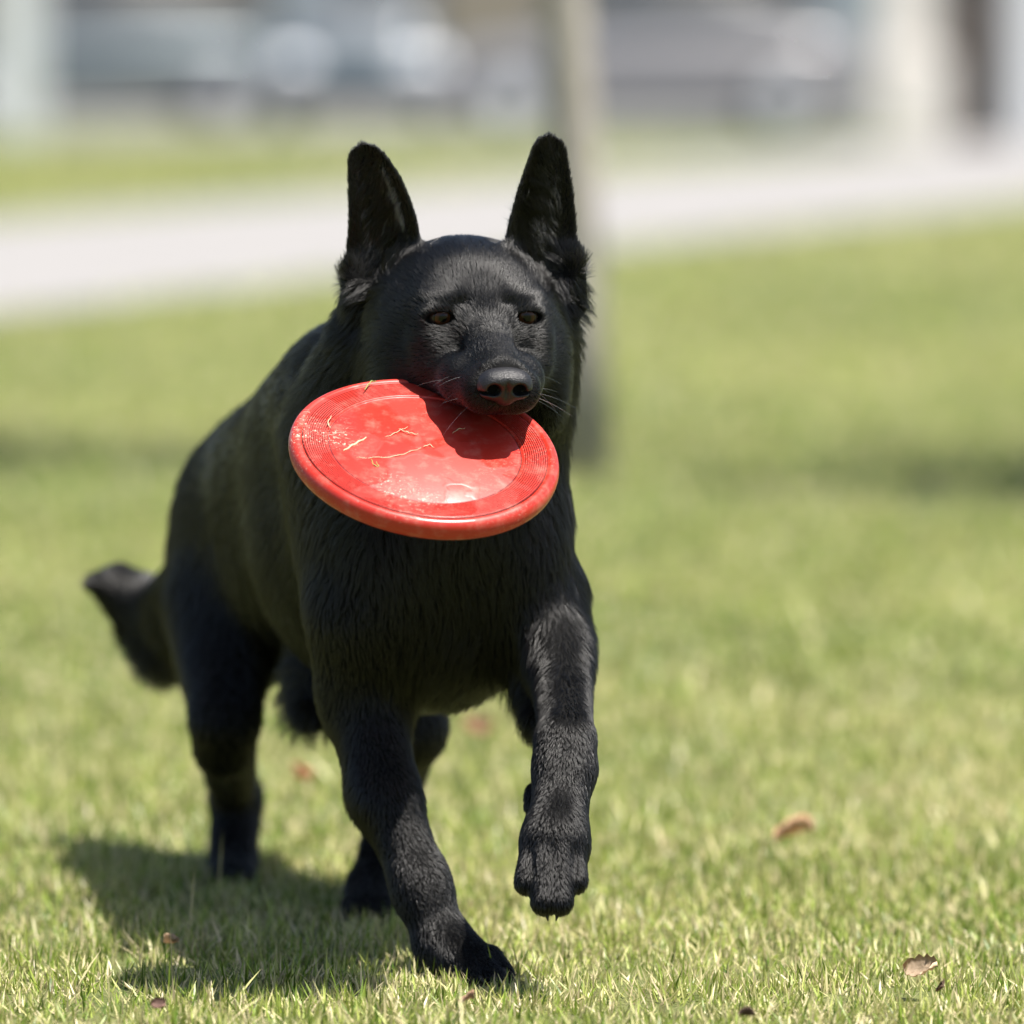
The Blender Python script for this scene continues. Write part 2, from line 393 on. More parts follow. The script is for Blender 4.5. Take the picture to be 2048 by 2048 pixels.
# --- his right foreleg (image left, standing)
cone(P(718, 1230, 6.10), P(728, 1400, 6.13), .043, .037, .03)
cone(P(728, 1390, 6.12), P(770, 1590, 6.08), .036, .028, .025)
cone(P(770, 1590, 6.08), P(840, 1765, 6.05), .028, .0235, .02)
cone(P(838, 1755, 6.05), P(848, 1790, 6.045), .0255, .0250, .012)
cone(P(845, 1785, 6.045), P(885, 1885, 6.03), .0235, .0235, .012)
cone(P(890, 1893, 6.03), P(945, 1930, 5.995), .0265, .022, .012)
for dx, dy, dd in ((-22, 12, .01), (2, 16, -.012), (28, 12, -.012), (46, 4, .004)):
    cone(P(932 + dx, 1915 + dy, 5.995 + dd), P(958 + dx, 1946 + dy, 5.968 + dd), .0125, .011, .004)
# --- his left foreleg (image right, lifted)
cone(P(1098, 1190, 6.12), P(1120, 1330, 6.06), .034, .0265, .025)
cone(P(1120, 1300, 6.08), P(1132, 1470, 5.955), .0265, .0235, .02)
cone(P(1062, 1330, 6.12), P(1078, 1440, 6.07), .022, .016, .02)       # elbow fold
cone(P(1130, 1490, 5.945), P(1131, 1535, 5.935), .0262, .0258, .012)  # wrist
cone(P(1128, 1540, 5.935), P(1112, 1680, 5.890), .0250, .0250, .014)
cone(P(1078, 1590, 5.955), P(1076, 1612, 5.952), .012, .012, .012)      # carpal pad
ell(P(1108, 1700, 5.887), (.0265, .023, .034), None, .022)
for (x0, y0, x1, y1, dd, r0, r1) in ((1091, 1705, 1089, 1802, -.014, .0110, .0122), (1122, 1705, 1119, 1802, -.014, .0110, .0122),
                                     (1066, 1695, 1055, 1764, -.002, .0105, .0115), (1146, 1695, 1150, 1762, -.002, .0105, .0110)):
    cone(P(x0, y0, 5.882 + dd), P(x1, y1, 5.864 + dd), r0, r1, .0035)
ell(P(1108, 1745, 5.905), (.022, .016, .022), None, .008)
# --- his right hind leg (image left)
ell(P(455, 1180, 6.72), (.105, .053, .13), BA, .04)
cone(P(450, 1220, 6.68), P(450, 1440, 6.56), .056, .030, .035)
cone(P(450, 1440, 6.56), P(446, 1500, 6.58), .030, .027, .02)
cone(P(450, 1480, 6.60), P(468, 1590, 6.80), .027, .021, .02)
cone(P(474, 1600, 6.80), P(464, 1730, 6.75), .0255, .0225, .015)
cone(P(470, 1730, 6.75), P(462, 1760, 6.68), .021, .018, .015)
for dx in (-22, -6, 12, 28): cone(P(464 + dx, 1752, 6.69), P(462 + dx, 1768, 6.65), .011, .010, .006)
# --- his left hind leg (image centre, behind)
ell(P(700, 1250, 6.62), (.10, .05, .11), BA, .04)
cone(P(745, 1270, 6.56), P(805, 1450, 6.42), .058, .036, .04)
cone(P(805, 1450, 6.42), P(790, 1600, 6.58), .034, .021, .03)
cone(P(790, 1600, 6.58), P(742, 1780, 6.47), .0225, .020, .015)
cone(P(742, 1780, 6.47), P(738, 1825, 6.40), .023, .020, .015)
for dx in (-30, -10, 12, 32): cone(P(738 + dx, 1815, 6.41), P(738 + dx, 1838, 6.37), .0125, .011, .006)
# --- tail
TAIL = [P(400, 1130, 6.82), P(375, 1205, 6.90), P(330, 1235, 6.95), P(288, 1206, 6.96), P(245, 1178, 6.95), P(196, 1167, 6.93), P(172, 1171, 6.92)]
for i, (a, b2) in enumerate(zip(TAIL[:-1], TAIL[1:])):
    rr_ = [.032, .036, .035, .025, .014, .0065, .0015]; cone(a, b2, rr_[i], rr_[i + 1], .02)
cone(P(226, 1182, 6.95), P(322, 1295, 6.93), .006, .020, .015)
cone(P(240, 1176, 6.95), P(330, 1262, 6.94), .018, .026, .02)
# --- head
hell(-.084, 0, -.002, (.068, .066, .048), .03)
hell(-.060, 0, .009, (.048, .048, .034), .03)                        # forehead
hell(-.112, 0, .004, (.045, .068, .038), .03)
for s in (-1, 1):
    hell(-.070, s * .050, -.034, (.055, .032, .042), .025)            # cheek
    hell(-.025, s * .032, .0145, (.022, .020, .0085), .018, rot=-s * .5)        # brow
    hell(-.038, s * .046, -.006, (.030, .018, .016), .015)            # zygomatic
    hell(-.024, s * .039, -.040, (.036, .020, .022), .02, rot=s * .35)
    cone(H(-.020, s * .032, -.048), H(.040, s * .0225, -.046), .024, .0205, .014)      # flews
    cone(H(.040, s * .0225, -.046), H(.079, s * .0155, -.0475), .0205, .0185, .010)
    hell(-.062, s * .064, -.078, (.045, .022, .042), .03)
hell(-.040, 0, .008, (.025, .028, .022), .016)
cone(H(-.046, 0, .022), H(-.014, 0, .002), .013, .018, .012)
cone(H(-.056, 0, .018), H(-.020, 0, .002), .016, .0155, .014)
cone(H(-.018, 0, .004), H(.014, 0, -.014), .0155, .0170, .012)
cone(H(.010, 0, -.020), H(.080, 0, -.034), .0205, .0195, .010)          # nasal bridge
hell(.080, 0, -.046, (.020, .029, .020), .010)                        # muzzle end
hell(.084, 0, -.026, (.010, .019, .007), .004)                        # rim of skin over the nose
for s in (-1, 1):
    cone(H(-.003, s * .0185, .008), H(.0050, s * .0225, -.010), .0030, .0060, .012, '-')   # hollow beside the stop
    hell(-.012, s * .021, -.008, (.024, .012, .018), .012)             # inner corner of the eye
    hell(-.012, s * .038, -.020, (.022, .020, .015), .014)             # below the eye
EYES = [H(-.0105, s * .0375, .0005) for s in (-1, 1)]
for s, e in zip((-1, 1), EYES):
    ell(e - HF * .0005, (.0150, .0172, .0135), HM, .006)             # lids
    c = e + HF * .0125 + HR * s * .0025 + HU * .0002
    A = np.array([[1, 0, 0], [0, 1, -.14 * s], [0, .14 * s, 1]]) @ HM
    ell(c, (.011, .0130, .0056), A, .0012, '-')
# --- lower jaw under the disc
cone(H(-.055, 0, -.085), H(.012, 0, -.128), .032, .020, .02)
cone(H(.012, 0, -.128), H(.040, 0, -.148), .019, .014, .012)
hell(.012, 0, -.079, (.055, .030, .013), .006, '-', tilt=.45)         # the gap the disc sits in
# ears
def ear(base, tip, prof, depth, facing, skew):
    base, tip = np.array(base), np.array(tip); v = tip - base; Hh = np.linalg.norm(v); v /= Hh
    nrm = np.array(facing, float); nrm -= nrm.dot(v) * v; nrm /= np.linalg.norm(nrm); a = np.cross(v, nrm)
    if a[0] < 0: a = -a
    PR.append(('+', 'ear', (base, np.stack([a, v, nrm]), Hh, prof, depth, skew), .012))
    return base, np.stack([a, v, nrm]), Hh
PROF_L = ([-.25, 0, .25, .5, .72, .87, .95, 1.0], [.030, .0355, .0330, .0282, .0230, .0176, .0128, .0])
PROF_R = ([-.25, 0, .25, .5, .72, .87, .95, 1.0], [.030, .0350, .0325, .0274, .0212, .0164, .0120, .0])
EARL = ear(P(772, 525, 6.055), P(722, 286, 6.060), PROF_L, .017, (-.28, -1, .12), .006)
EARR = ear(P(1074, 515, 6.045), P(1101, 267, 6.050), PROF_R, .017, (.42, -1, .12), .0)
# fold of fur at the outer base of each ear
cone(P(1148, 520, 6.055), P(1148, 610, 6.07), .0105, .012, .012)
cone(P(706, 545, 6.065), P(712, 600, 6.07), .011, .014, .015)

# ---- rectilinear grid, fine around the head
def axis(a0, a1, f0, f1, hc, hf):
    lo = np.arange(a0, f0, hc); mid = np.arange(f0, f1, hf); hi = np.arange(f1, a1 + hc, hc)
    return np.concatenate([lo, mid, hi])
gx = axis(-.50, .14, -.165, .085, .0040, .0017)
gy = axis(5.76, 7.06, 5.825, 6.11, .0042, .0018)
gz = axis(-.02, .80, .47, .765, .0034, .0018)
F = np.full((len(gx), len(gy), len(gz)), 1.0, np.float32)
def sl(ax, lo, hi): return slice(max(0, np.searchsorted(ax, lo) - 1), min(len(ax), np.searchsorted(ax, hi) + 1))
for op, kind, D, k in PR:
    m = 1.6 * k + .004
    if kind == 'cone':
        a, b2, ra, rb = D; rm = max(ra, rb); lo = np.minimum(a, b2) - rm - m; hi = np.maximum(a, b2) + rm + m
    elif kind == 'ell':
        c, r, M = D; e = np.abs(M.T) @ r * (1 if op == '+' else 1); lo = c - e - m; hi = c + e + m
    else:
        base, M, Hh, prof, dep, skew = D; c = base + M[1] * Hh * .45; lo = c - Hh * .75; hi = c + Hh * .75
    sx, sy, sz = sl(gx, lo[0], hi[0]), sl(gy, lo[1], hi[1]), sl(gz, lo[2], hi[2])
    X_, Y_, Z_ = gx[sx].astype(np.float32)[:, None, None], gy[sy].astype(np.float32)[None, :, None], gz[sz].astype(np.float32)[None, None, :]
    if kind == 'cone':
        d = b2 - a; L2 = d @ d
        px, py, pz = X_ - np.float32(a[0]), Y_ - np.float32(a[1]), Z_ - np.float32(a[2])
        t = np.clip((px * np.float32(d[0]) + py * np.float32(d[1]) + pz * np.float32(d[2])) / np.float32(L2), 0, 1)
        q = np.sqrt((px - t * np.float32(d[0])) ** 2 + (py - t * np.float32(d[1])) ** 2 + (pz - t * np.float32(d[2])) ** 2) - (ra + t * np.float32(rb - ra))
    elif kind == 'ell':
        px, py, pz = X_ - np.float32(c[0]), Y_ - np.float32(c[1]), Z_ - np.float32(c[2]); k1 = 0; k2 = 0
        for i in range(3):
            u = (px * np.float32(M[i, 0]) + py * np.float32(M[i, 1]) + pz * np.float32(M[i, 2])) / np.float32(r[i]); k1 = k1 + u * u; k2 = k2 + u * u / np.float32(r[i] ** 2)
        k1 = np.sqrt(k1); q = k1 * (k1 - 1) / np.sqrt(k2 + 1e-9)
    else:
        px, py, pz = X_ - np.float32(base[0]), Y_ - np.float32(base[1]), Z_ - np.float32(base[2])
        A_, V_, N_ = [px * np.float32(M[i, 0]) + py * np.float32(M[i, 1]) + pz * np.float32(M[i, 2]) for i in range(3)]
        v = V_ / Hh; wv = np.interp(v, prof[0], prof[1]).astype(np.float32)
        A_ = A_ - skew * np.sin(np.clip(v, 0, 1) * math.pi)
        rr_ = np.clip(np.abs(A_) / np.maximum(wv, .002), 0, 1.3)
        n0 = dep * (rr_ ** 2 - .6) * np.clip(1.25 - v, .3, 1)
        th = .0028 + .004 * np.clip(.35 - v, 0, 1)
        d1 = (np.abs(A_) - wv) * .85; d2 = (np.abs(N_ - n0) - th) * .8
        d3 = -(V_ + .035)
        kk = .003; hh = np.maximum(kk - np.abs(d1 - d2), 0) / kk
        q = np.maximum(np.maximum(d1, d2) + hh * hh * kk * .25, d3)
    G = F[sx, sy, sz]
    if op == '+':
        hh = np.maximum(k - np.abs(G - q), 0) / k; F[sx, sy, sz] = np.minimum(G, q) - hh * hh * k * .25
    else:
        q = -q; hh = np.maximum(k - np.abs(G - q), 0) / k; F[sx, sy, sz] = np.maximum(G, q) + hh * hh * k * .25

def surface_nets(F, gx, gy, gz):
    ins = F < 0
    c = ins[:-1, :-1, :-1].astype(np.int8)
    tot = np.zeros_like(c)
    for i in (0, 1):
        for j in (0, 1):
            for k in (0, 1):
                tot += ins[i:ins.shape[0] - 1 + i, j:ins.shape[1] - 1 + j, k:ins.shape[2] - 1 + k]
    act = (tot > 0) & (tot < 8); I, J, K = np.nonzero(act)
    idx = np.full(act.shape, -1, np.int32); idx[I, J, K] = np.arange(len(I))
    acc = np.zeros((len(I), 3)); cnt = np.zeros(len(I))
    G = (gx, gy, gz); base = (I, J, K)
    for ax in range(3):
        o1, o2 = [a for a in range(3) if a != ax]
        for b1 in (0, 1):
            for b2 in (0, 1):
                off = [0, 0, 0]; off[o1] = b1; off[o2] = b2
                p0 = [base[a] + off[a] for a in range(3)]; p1 = list(p0); p1[ax] = p0[ax] + 1
                f0 = F[p0[0], p0[1], p0[2]]; f1 = F[p1[0], p1[1], p1[2]]; cr = (f0 < 0) != (f1 < 0)
                t = np.where(cr, f0 / np.where(cr, f0 - f1, 1), 0)
                for a in range(3):
                    v = G[a][p0[a]] + (t * (G[a][p1[a]] - G[a][p0[a]]) if a == ax else 0)
                    acc[:, a] += np.where(cr, v, 0)
                cnt += cr
    V = acc / cnt[:, None]; Q = []
    for ax in range(3):
        o1, o2 = [a for a in range(3) if a != ax]
        s0 = [slice(None)] * 3; s1 = [slice(None)] * 3; s0[ax] = slice(0, -1); s1[ax] = slice(1, None)
        A, B = ins[tuple(s0)], ins[tuple(s1)]
        cr = A != B; ii = list(np.nonzero(cr)); flip = A[cr]
        ok = (ii[o1] > 0) & (ii[o2] > 0) & (ii[o1] < idx.shape[o1]) & (ii[o2] < idx.shape[o2])
        ii = [q[ok] for q in ii]; flip = flip[ok]
        def g(d1, d2):
            z = list(ii); z[o1] = z[o1] - d1; z[o2] = z[o2] - d2; return idx[z[0], z[1], z[2]]
        q = np.stack([g(1, 1), g(0, 1), g(0, 0), g(1, 0)], 1)
        if ax == 1: flip = ~flip
        q[~flip] = q[~flip][:, ::-1]; Q.append(q)
    Q = np.concatenate(Q); return V, Q[(Q >= 0).all(1)]
Vd, Qd = surface_nets(F, gx, gy, gz)
# keep the one connected surface
# fur and skin materials
def hair_mat(name, rough, mel=1.0, ior=1.5):
    m = bpy.data.materials.new(name); m.use_nodes = True; N = m.node_tree.nodes; N.remove(N['Principled BSDF'])
    h = N.new('ShaderNodeBsdfHairPrincipled'); h.parametrization = 'COLOR'
    h.inputs['Color'].default_value = (mel, mel * .95, mel * .9, 1); h.inputs['Roughness'].default_value = rough
    h.inputs['Radial Roughness'].default_value = min(1, rough + .1)
    h.inputs['IOR'].default_value = ior; h.inputs['Random Roughness'].default_value = .3
    m.node_tree.links.new(h.outputs[0], N['Material Output'].inputs[0]); return m
skin, N, L, b = mat_new('black_skin'); b.inputs['Base Color'].default_value = (.003, .003, .003, 1); b.inputs['Roughness'].default_value = .8; b.inputs['Specular IOR Level'].default_value = .12
dog = empty('dog', tuple(P(700, 1800, 6.3)[:2]) + (0,))
tag(dog, 'black shepherd dog with pricked ears trotting forward, one forepaw lifted, red disc in its mouth', 'dog')
body = mesh_np('body', Vd, Qd, skin, dog)

# gradient-based normals and area sampling
def tri_sample(V, Q, n, wfun):
    A, B, C, D = (V[Q[:, i]] for i in range(4)); nr = np.cross(C - A, D - B); ar = np.linalg.norm(nr, axis=1) * .5
    nr = nr / np.maximum(ar[:, None] * 2, 1e-12); cen = (A + B + C + D) / 4
    wt = ar * wfun(cen, nr); wt = np.maximum(wt, 0); pr = wt / wt.sum()
    i = RG.choice(len(Q), n, p=pr); u, v = RG.random((2, n, 1))
    p = A[i] * (1 - u) * (1 - v) + B[i] * u * (1 - v) + C[i] * u * v + D[i] * (1 - u) * v
    return p, i
# smooth vertex normals
nrm = np.zeros_like(Vd); fa = np.cross(Vd[Qd[:, 2]] - Vd[Qd[:, 0]], Vd[Qd[:, 3]] - Vd[Qd[:, 1]])
for i in range(4): np.add.at(nrm, Qd[:, i], fa)
nrm /= np.linalg.norm(nrm, axis=1)[:, None] + 1e-12
def hl(p): return (p - E0) @ HM.T            # world -> head axes
def w_(v): return np.array(v, float)
# flow controls: (position, direction, hair length, lift, width, reach)
CT = []
def ct(p, d, ln, lift=.25, wd=.16): d = w_(d); CT.append((w_(p), d / np.linalg.norm(d), ln, lift, wd))
hv = lambda f, s, u: f * HF + s * HR + u * HU
for s in (-1, 1):
    ct(H(.085, s * .015, -.02), hv(-1, s * .25, .1), .0022, .25, .11); ct(H(.06, s * .02, -.045), hv(-1, s * .3, -.25), .0035, .25, .11)
    ct(H(.09, s * .02, -.055), hv(-.5, s * .6, -.7), .0030, .3, .10)
    ct(H(.02, s * .03, -.045), hv(-1, s * .4, -.2), .006, .2, .13); ct(H(.03, s * .012, -.01), hv(-1, s * .15, .2), .004, .2, .12)
    ct(H(0, s * .035, -.018), hv(-.7, s * .7, -.3), .0045, .2, .11); ct(H(0, s * .03, .016), hv(-.5, s * .5, .8), .005, .25, .12)
    ct(H(-.02, s * .02, .035), hv(-1, s * .2, .6), .007, .2, .13); ct(H(-.06, s * .03, .05), hv(-1, s * .3, .3), .009, .22, .14)
    ct(H(-.03, s * .06, -.01), hv(-.9, s * .4, 0), .008, .2, .13); ct(H(-.05, s * .07, -.05), hv(-1, s * .3, -.5), .012, .25, .14)
    ct(H(-.09, s * .08, -.06), hv(-.7, s * .6, -.8), .026, .35, .16); ct(H(-.10, s * .075, -.1), hv(-.5, s * .4, -1), .030, .35, .17)
    ct(H(-.08, s * .06, .03), hv(-1, s * .5, .3), .010, .3, .14); ct(H(-.10, s * .085, 0), hv(-.6, s * .9, -.2), .020, .4, .16)
    ct(H(0, s * .02, -.14), hv(-.3, 0, -1), .010, .2, .14)
ct(H(-.01, 0, .01), hv(-.8, 0, .9), .0045, .2, .12); ct(H(-.04, 0, .045), hv(-1, 0, .5), .007, .2, .13)
ct(H(.05, 0, -.012), hv(-1, 0, .3), .0035, .2, .11); ct(H(-.1, 0, .055), hv(-1, 0, 0), .012, .25, .15)
for (px, py, d, dr, ln, lf) in [
    (900, 900, 6.05, (0, -.2, -1), .028, .15), (1130, 780, 6.08, (.4, .1, -1), .036, .35), (1120, 920, 6.1, (.15, 0, -1), .034, .22),
    (720, 850, 6.1, (-.4, .5, -1), .036, .25), (680, 700, 6.15, (-.6, .9, -.6), .036, .22), (660, 730, 6.25, (-.3, 1, -.1), .028, .15),
    (880, 1150, 6.02, (0, 0, -1), .018, .10), (880, 1350, 6.08, (-.1, .2, -1), .030, .25), (1000, 1330, 6.1, (.1, .2, -1), .03, .25),
    (700, 1000, 6.12, (-.5, .6, -1), .018, .10), (640, 1150, 6.1, (-.2, .4, -1), .013, .10), (1120, 1050, 6.08, (.2, .2, -1), .016, .15),
    (1150, 1180, 6.1, (.1, .3, -1), .018, .15), (1000, 1150, 6.03, (.1, 0, -1), .015, .10),
    (560, 900, 6.4, (-.3, 1, -.3), .021, .10), (500, 1050, 6.4, (-.3, 1, -.6), .018, .10), (560, 1200, 6.4, (-.2, .8, -.8), .022, .12),
    (640, 1400, 6.45, (-.2, .8, -.6), .028, .25), (480, 850, 6.6, (-.3, 1, -.2), .030, .15), (400, 950, 6.75, (-.5, .7, -.8), .028, .15),
    (345, 1150, 6.7, (-.2, .4, -1), .018, .12), (350, 1300, 6.75, (-.2, .5, -1), .034, .22), (430, 1200, 6.6, (-.05, .1, -1), .018, .12),
    (450, 1480, 6.54, (0, .1, -1), .009, .15), (500, 1350, 6.65, (.1, .2, -1), .022, .15), (420, 1500, 6.65, (-.1, .5, -1), .011, .15), (480, 1650, 6.75, (0, 0, -1), .009, .2), (460, 1760, 6.66, (0, -.6, -1), .006, .2),
    (750, 1300, 6.5, (0, .1, -1), .018, .15), (800, 1450, 6.4, (0, .1, -1), .012, .15), (770, 1700, 6.5, (0, 0, -1), .008, .2), (738, 1820, 6.38, (0, -.6, -1), .006, .2),
    (700, 1280, 6.06, (0, .1, -1), .010, .14), (690, 1400, 6.1, (-.1, .4, -1), .010, .22), (760, 1500, 6.06, (.2, .1, -1), .0055, .14), (720, 1560, 6.1, (-.1, .5, -1), .015, .35),
    (850, 1720, 6.02, (.3, 0, -1), .0042, .16), (900, 1850, 6.0, (.3, -.2, -1), .005, .16), (960, 1930, 5.97, (.5, -.8, -.6), .005, .2),
    (1120, 1250, 6.04, (.05, -.2, -1), .009, .16), (1070, 1380, 6.08, (-.3, .3, -1), .016, .3), (1130, 1400, 5.96, (0, -.4, -1), .0055, .15),
    (1132, 1500, 5.92, (0, -.2, -1), .0045, .15), (1115, 1640, 5.88, (0, 0, -1), .0045, .16), (1105, 1760, 5.85, (0, .1, -1), .0045, .2)]:
    ct(P(px, py, d), dr, ln, lf)
for i in range(7):
    d = TAIL[min(i + 1, 6)] - TAIL[max(i - 1, 0)]; d = d / np.linalg.norm(d)
    ct(TAIL[i] + w_((0, 0, .02)), d + w_((0, 0, -.05)), (.030, .030, .028, .022, .016, .012, .008)[i], .06, .2); ct(TAIL[i] + w_((0, 0, -.03)), d * .6 + w_((0, 0, (-.7, -.7, -.6, -.5, -.3, -.04, 0)[i])), (.042, .040, .034, .026, .018, .012, .008)[i], .45 if i < 4 else .06, .22)
for (bs, M, Hh), s in ((EARL, -1), (EARR, 1)):
    for v in (.2, .45, .7, .95):
        ct(bs + M[1] * Hh * v - M[2] * .012, M[1], .006, .2, .13)                    # back of ear
        for a in (-1, 1): ct(bs + M[1] * Hh * v + M[0] * a * .028 * (1.1 - v * .7), M[1] * .9 + M[0] * a * .25, .0038, .15, .13)   # rims
    for v, ln in ((-.02, .026), (.15, .030), (.35, .026), (.55, .016), (.75, .009)):
        ct(bs + M[1] * Hh * v + M[2] * .006, M[1] * .55 + M[0] * (-s) * .8, ln, .55, .15)
    ct(bs - M[1] * .03 + M[0] * s * .02, w_((s * .3, .2, -.8)), .015, .25, .15)
CPos = np.array([c[0] for c in CT]); CDir = np.array([c[1] for c in CT]); CLn = np.array([[c[2], c[3], c[4]] for c in CT])
from_np = np.float32

def in_eye(p, pad=0.0):
    r = np.zeros(len(p), bool)
    for s, e in zip((-1, 1), EYES):
        q = (p - (e + HF * .011 + HR * s * .0025 + HU * .0002)) @ HM.T
        r |= ((q[:, 1] / (.0140 + pad)) ** 2 + (q[:, 2] / (.0064 + pad)) ** 2 < 1) & (np.abs(q[:, 0]) < .016)
    return r
NOSE = H(.1005, 0, -.0375)
def density(c, n):
    h = hl(c); face = (h[:, 0] > -.10) & (np.abs(h[:, 1]) < .085) & (h[:, 2] > -.075) & (h[:, 2] < .075)
    earz = c[:, 2] > E0[2] + .055
    w = np.where(face, 4.2, 1.0); w = np.where(h[:, 0] > -.02, w * 1.5, w); w = np.where(earz, 3.5, w)
    paws = (c[:, 1] < 6.0) & (c[:, 2] < .30); w = np.where(paws, 3.4, w)
    leg = (c[:, 2] < .22) & (c[:, 1] < 6.2) & ~paws; w = np.where(leg, 2.6, w)
    w = np.where(c[:, 1] > 6.45, w * .75, w); w = np.where((c[:, 1] > 6.86) & (c[:, 0] < -.33), 3.0, w)
    facing = n[:, 1] < .35; w = np.where(facing, w, w * .45)
    q = (c - NOSE) @ HM.T; w = np.where((q ** 2 / np.array([.016, .026, .0165]) ** 2).sum(1) < 1, 0, w)
    w = np.where(in_eye(c), 0, w)
    h2 = (h[:, 0] > -.04) & (h[:, 2] > -.15) & (h[:, 2] < -.068) & (np.abs(h[:, 1]) < .03); w = np.where(h2, w * .3, w)
    return w
NH = 520000
Rt, fi = tri_sample(Vd, Qd, NH, density)
nn = nrm[Qd[fi]].mean(1); nn /= np.linalg.norm(nn, axis=1)[:, None]
dirs = np.zeros((NH, 3)); par = np.zeros((NH, 3))
for s0 in range(0, NH, 50000):
    p = Rt[s0:s0 + 50000]; q = p + nn[s0:s0 + 50000] * .004
    d2 = ((q[:, None, :] - CPos[None]) ** 2).sum(2); wt = 1 / (d2 + 3e-5) ** 2.2; wt /= wt.sum(1)[:, None]
    dirs[s0:s0 + 50000] = wt @ CDir; par[s0:s0 + 50000] = wt @ CLn
# flow disturbance: waves and locks
jit = np.stack([nz3(Rt, .05, 21), nz3(Rt, .05, 22), nz3(Rt, .05, 23)], 1) * .28 + np.stack([nz3(Rt, .011, 24), nz3(Rt, .011, 25), nz3(Rt, .011, 26)], 1) * .30
slk = .30 + .70 * np.clip((par[:, :1] - .005) / .02, 0, 1)
dirs = dirs / (np.linalg.norm(dirs, axis=1)[:, None] + 1e-9) + jit * slk + RG.normal(0, .08, (NH, 3))
tng = dirs - (dirs * nn).sum(1)[:, None] * nn; tng /= np.linalg.norm(tng, axis=1)[:, None] + 1e-9
Ln = par[:, 0] * RG.uniform(.6, 1.2, NH) * (1 + .25 * nz3(Rt, .013, 27)); lift = par[:, 1] * RG.uniform(.7, 1.3, NH) + .10 * nz3(Rt, .009, 28) * slk[:, 0]
NP = 5; T = np.linspace(0, 1, NP)[None, :, None]
def shape_hair(root, n, tg, ln, up):
    up = np.clip(up, .03, 1)[:, None, None]; L3 = ln[:, None, None]
    return (root - n * .0001)[:, None] + (tg[:, None] * (T * (1 - .15 * T * up)) + n[:, None] * up * (T - .42 * T * T)) * L3 + np.array([0, 0, -1.]) * (T * T * .10 * L3) * (L3 > .015)
pts = shape_hair(Rt, nn, tng, Ln, lift)
# locks: every hair leans toward the nearest of a few thousand leading hairs
NG = 52000; gi = RG.choice(NH, NG, replace=False)
gt = tng[gi] + RG.normal(0, 1, (NG, 3)) * (.05 + .17 * np.clip((par[gi, 0] - .004) / .02, 0, 1))[:, None]; gl = RG.uniform(.8, 1.25, NG); gu = 1 + RG.uniform(-.6, .8, NG) * slk[gi, 0]
from mathutils.kdtree import KDTree
kd = KDTree(NG)
for i, q in enumerate(Rt[gi]): kd.insert(q, i)
kd.balance(); near = np.fromiter((kd.find(q)[1] for q in Rt), np.int32, NH)
cw = RG.uniform(.55, .95, NH)[:, None] * (.25 + .75 * slk)
tg2 = tng * (1 - cw) + gt[near] * cw; tg2 -= (tg2 * nn).sum(1)[:, None] * nn; tg2 /= np.linalg.norm(tg2, axis=1)[:, None] + 1e-9
Ln2 = Ln * (1 - cw[:, 0] * .6) + par[:, 0] * gl[near] * cw[:, 0] * .6; lf2 = lift * (1 - cw[:, 0]) + par[:, 1] * gu[near] * cw[:, 0]
pts = shape_hair(Rt, nn, tg2, Ln2, np.maximum(lf2, .10 + .26 * (1 - (slk[:, 0] - .3) / .7)))
off = Rt[gi][near] - Rt; off -= (off * nn).sum(1)[:, None] * nn; dist = np.linalg.norm(off, axis=1) + 1e-6
pts = pts + (off * np.minimum(.7, .35 * Ln2 / dist)[:, None])[:, None] * T
wr = par[:, 2] * .001 * RG.uniform(.7, 1.25, NH) * .85
rad = wr[:, None] * (1 - .75 * np.linspace(0, 1, NP)[None] ** 1.5)
def curves_obj(name, pts, rad, mat, parent):
    n, m = rad.shape
    cu = bpy.data.hair_curves.new(name); cu.add_curves([m] * n)
    cu.attributes['position'].data.foreach_set('vector', pts.astype(np.float32).ravel())
    ra = cu.attributes.get('radius') or cu.attributes.new('radius', 'FLOAT', 'POINT'); ra.data.foreach_set('value', rad.astype(np.float32).ravel())
    cu.materials.append(mat); o = bpy.data.objects.new(name, cu); return link(o, parent)
fur = curves_obj('fur', pts, rad, hair_mat('black_fur', .26, .002), dog)
# pale wispy hair inside the ears
eh = []
for (bs, M, Hh), s in ((EARL, -1), (EARR, 1)):
    n_ = 3400; v = RG.beta(1.15, 1.9, n_) * .92 - .08; wv = np.interp(v, PROF_L[0], PROF_L[1]); a = RG.normal(-.10 * s, .34, n_).clip(-.6, .6)
    r0 = bs + M[1] * (Hh * v)[:, None] + M[0] * (a * wv)[:, None] + M[2] * (.017 * (a ** 2 - .6) * np.clip(1.25 - v, .3, 1) + .002)[:, None]
    lock = nz3(r0, .007, 41)[:, None]
    dd_ = M[1] * .75 + M[0] * (-s * .55 + .5 * lock) + M[2] * (.45 + .2 * lock) + RG.normal(0, .13, (n_, 3)); dd_ /= np.linalg.norm(dd_, axis=1)[:, None]
    l_ = (.020 - .012 * v) * RG.uniform(.5, 1.2, n_); tt = np.linspace(0, 1, 5)[None, :, None]
    eh.append(r0[:, None] + dd_[:, None] * tt * l_[:, None, None] - M[2] * (tt ** 2) * (l_ * .45)[:, None, None])
eh = np.concatenate(eh); curves_obj('ear_hair', eh, np.tile(np.linspace(.00015, .00004, 5), (len(eh), 1)), hair_mat('grey_brown_ear_hair', .35, .17), dog)
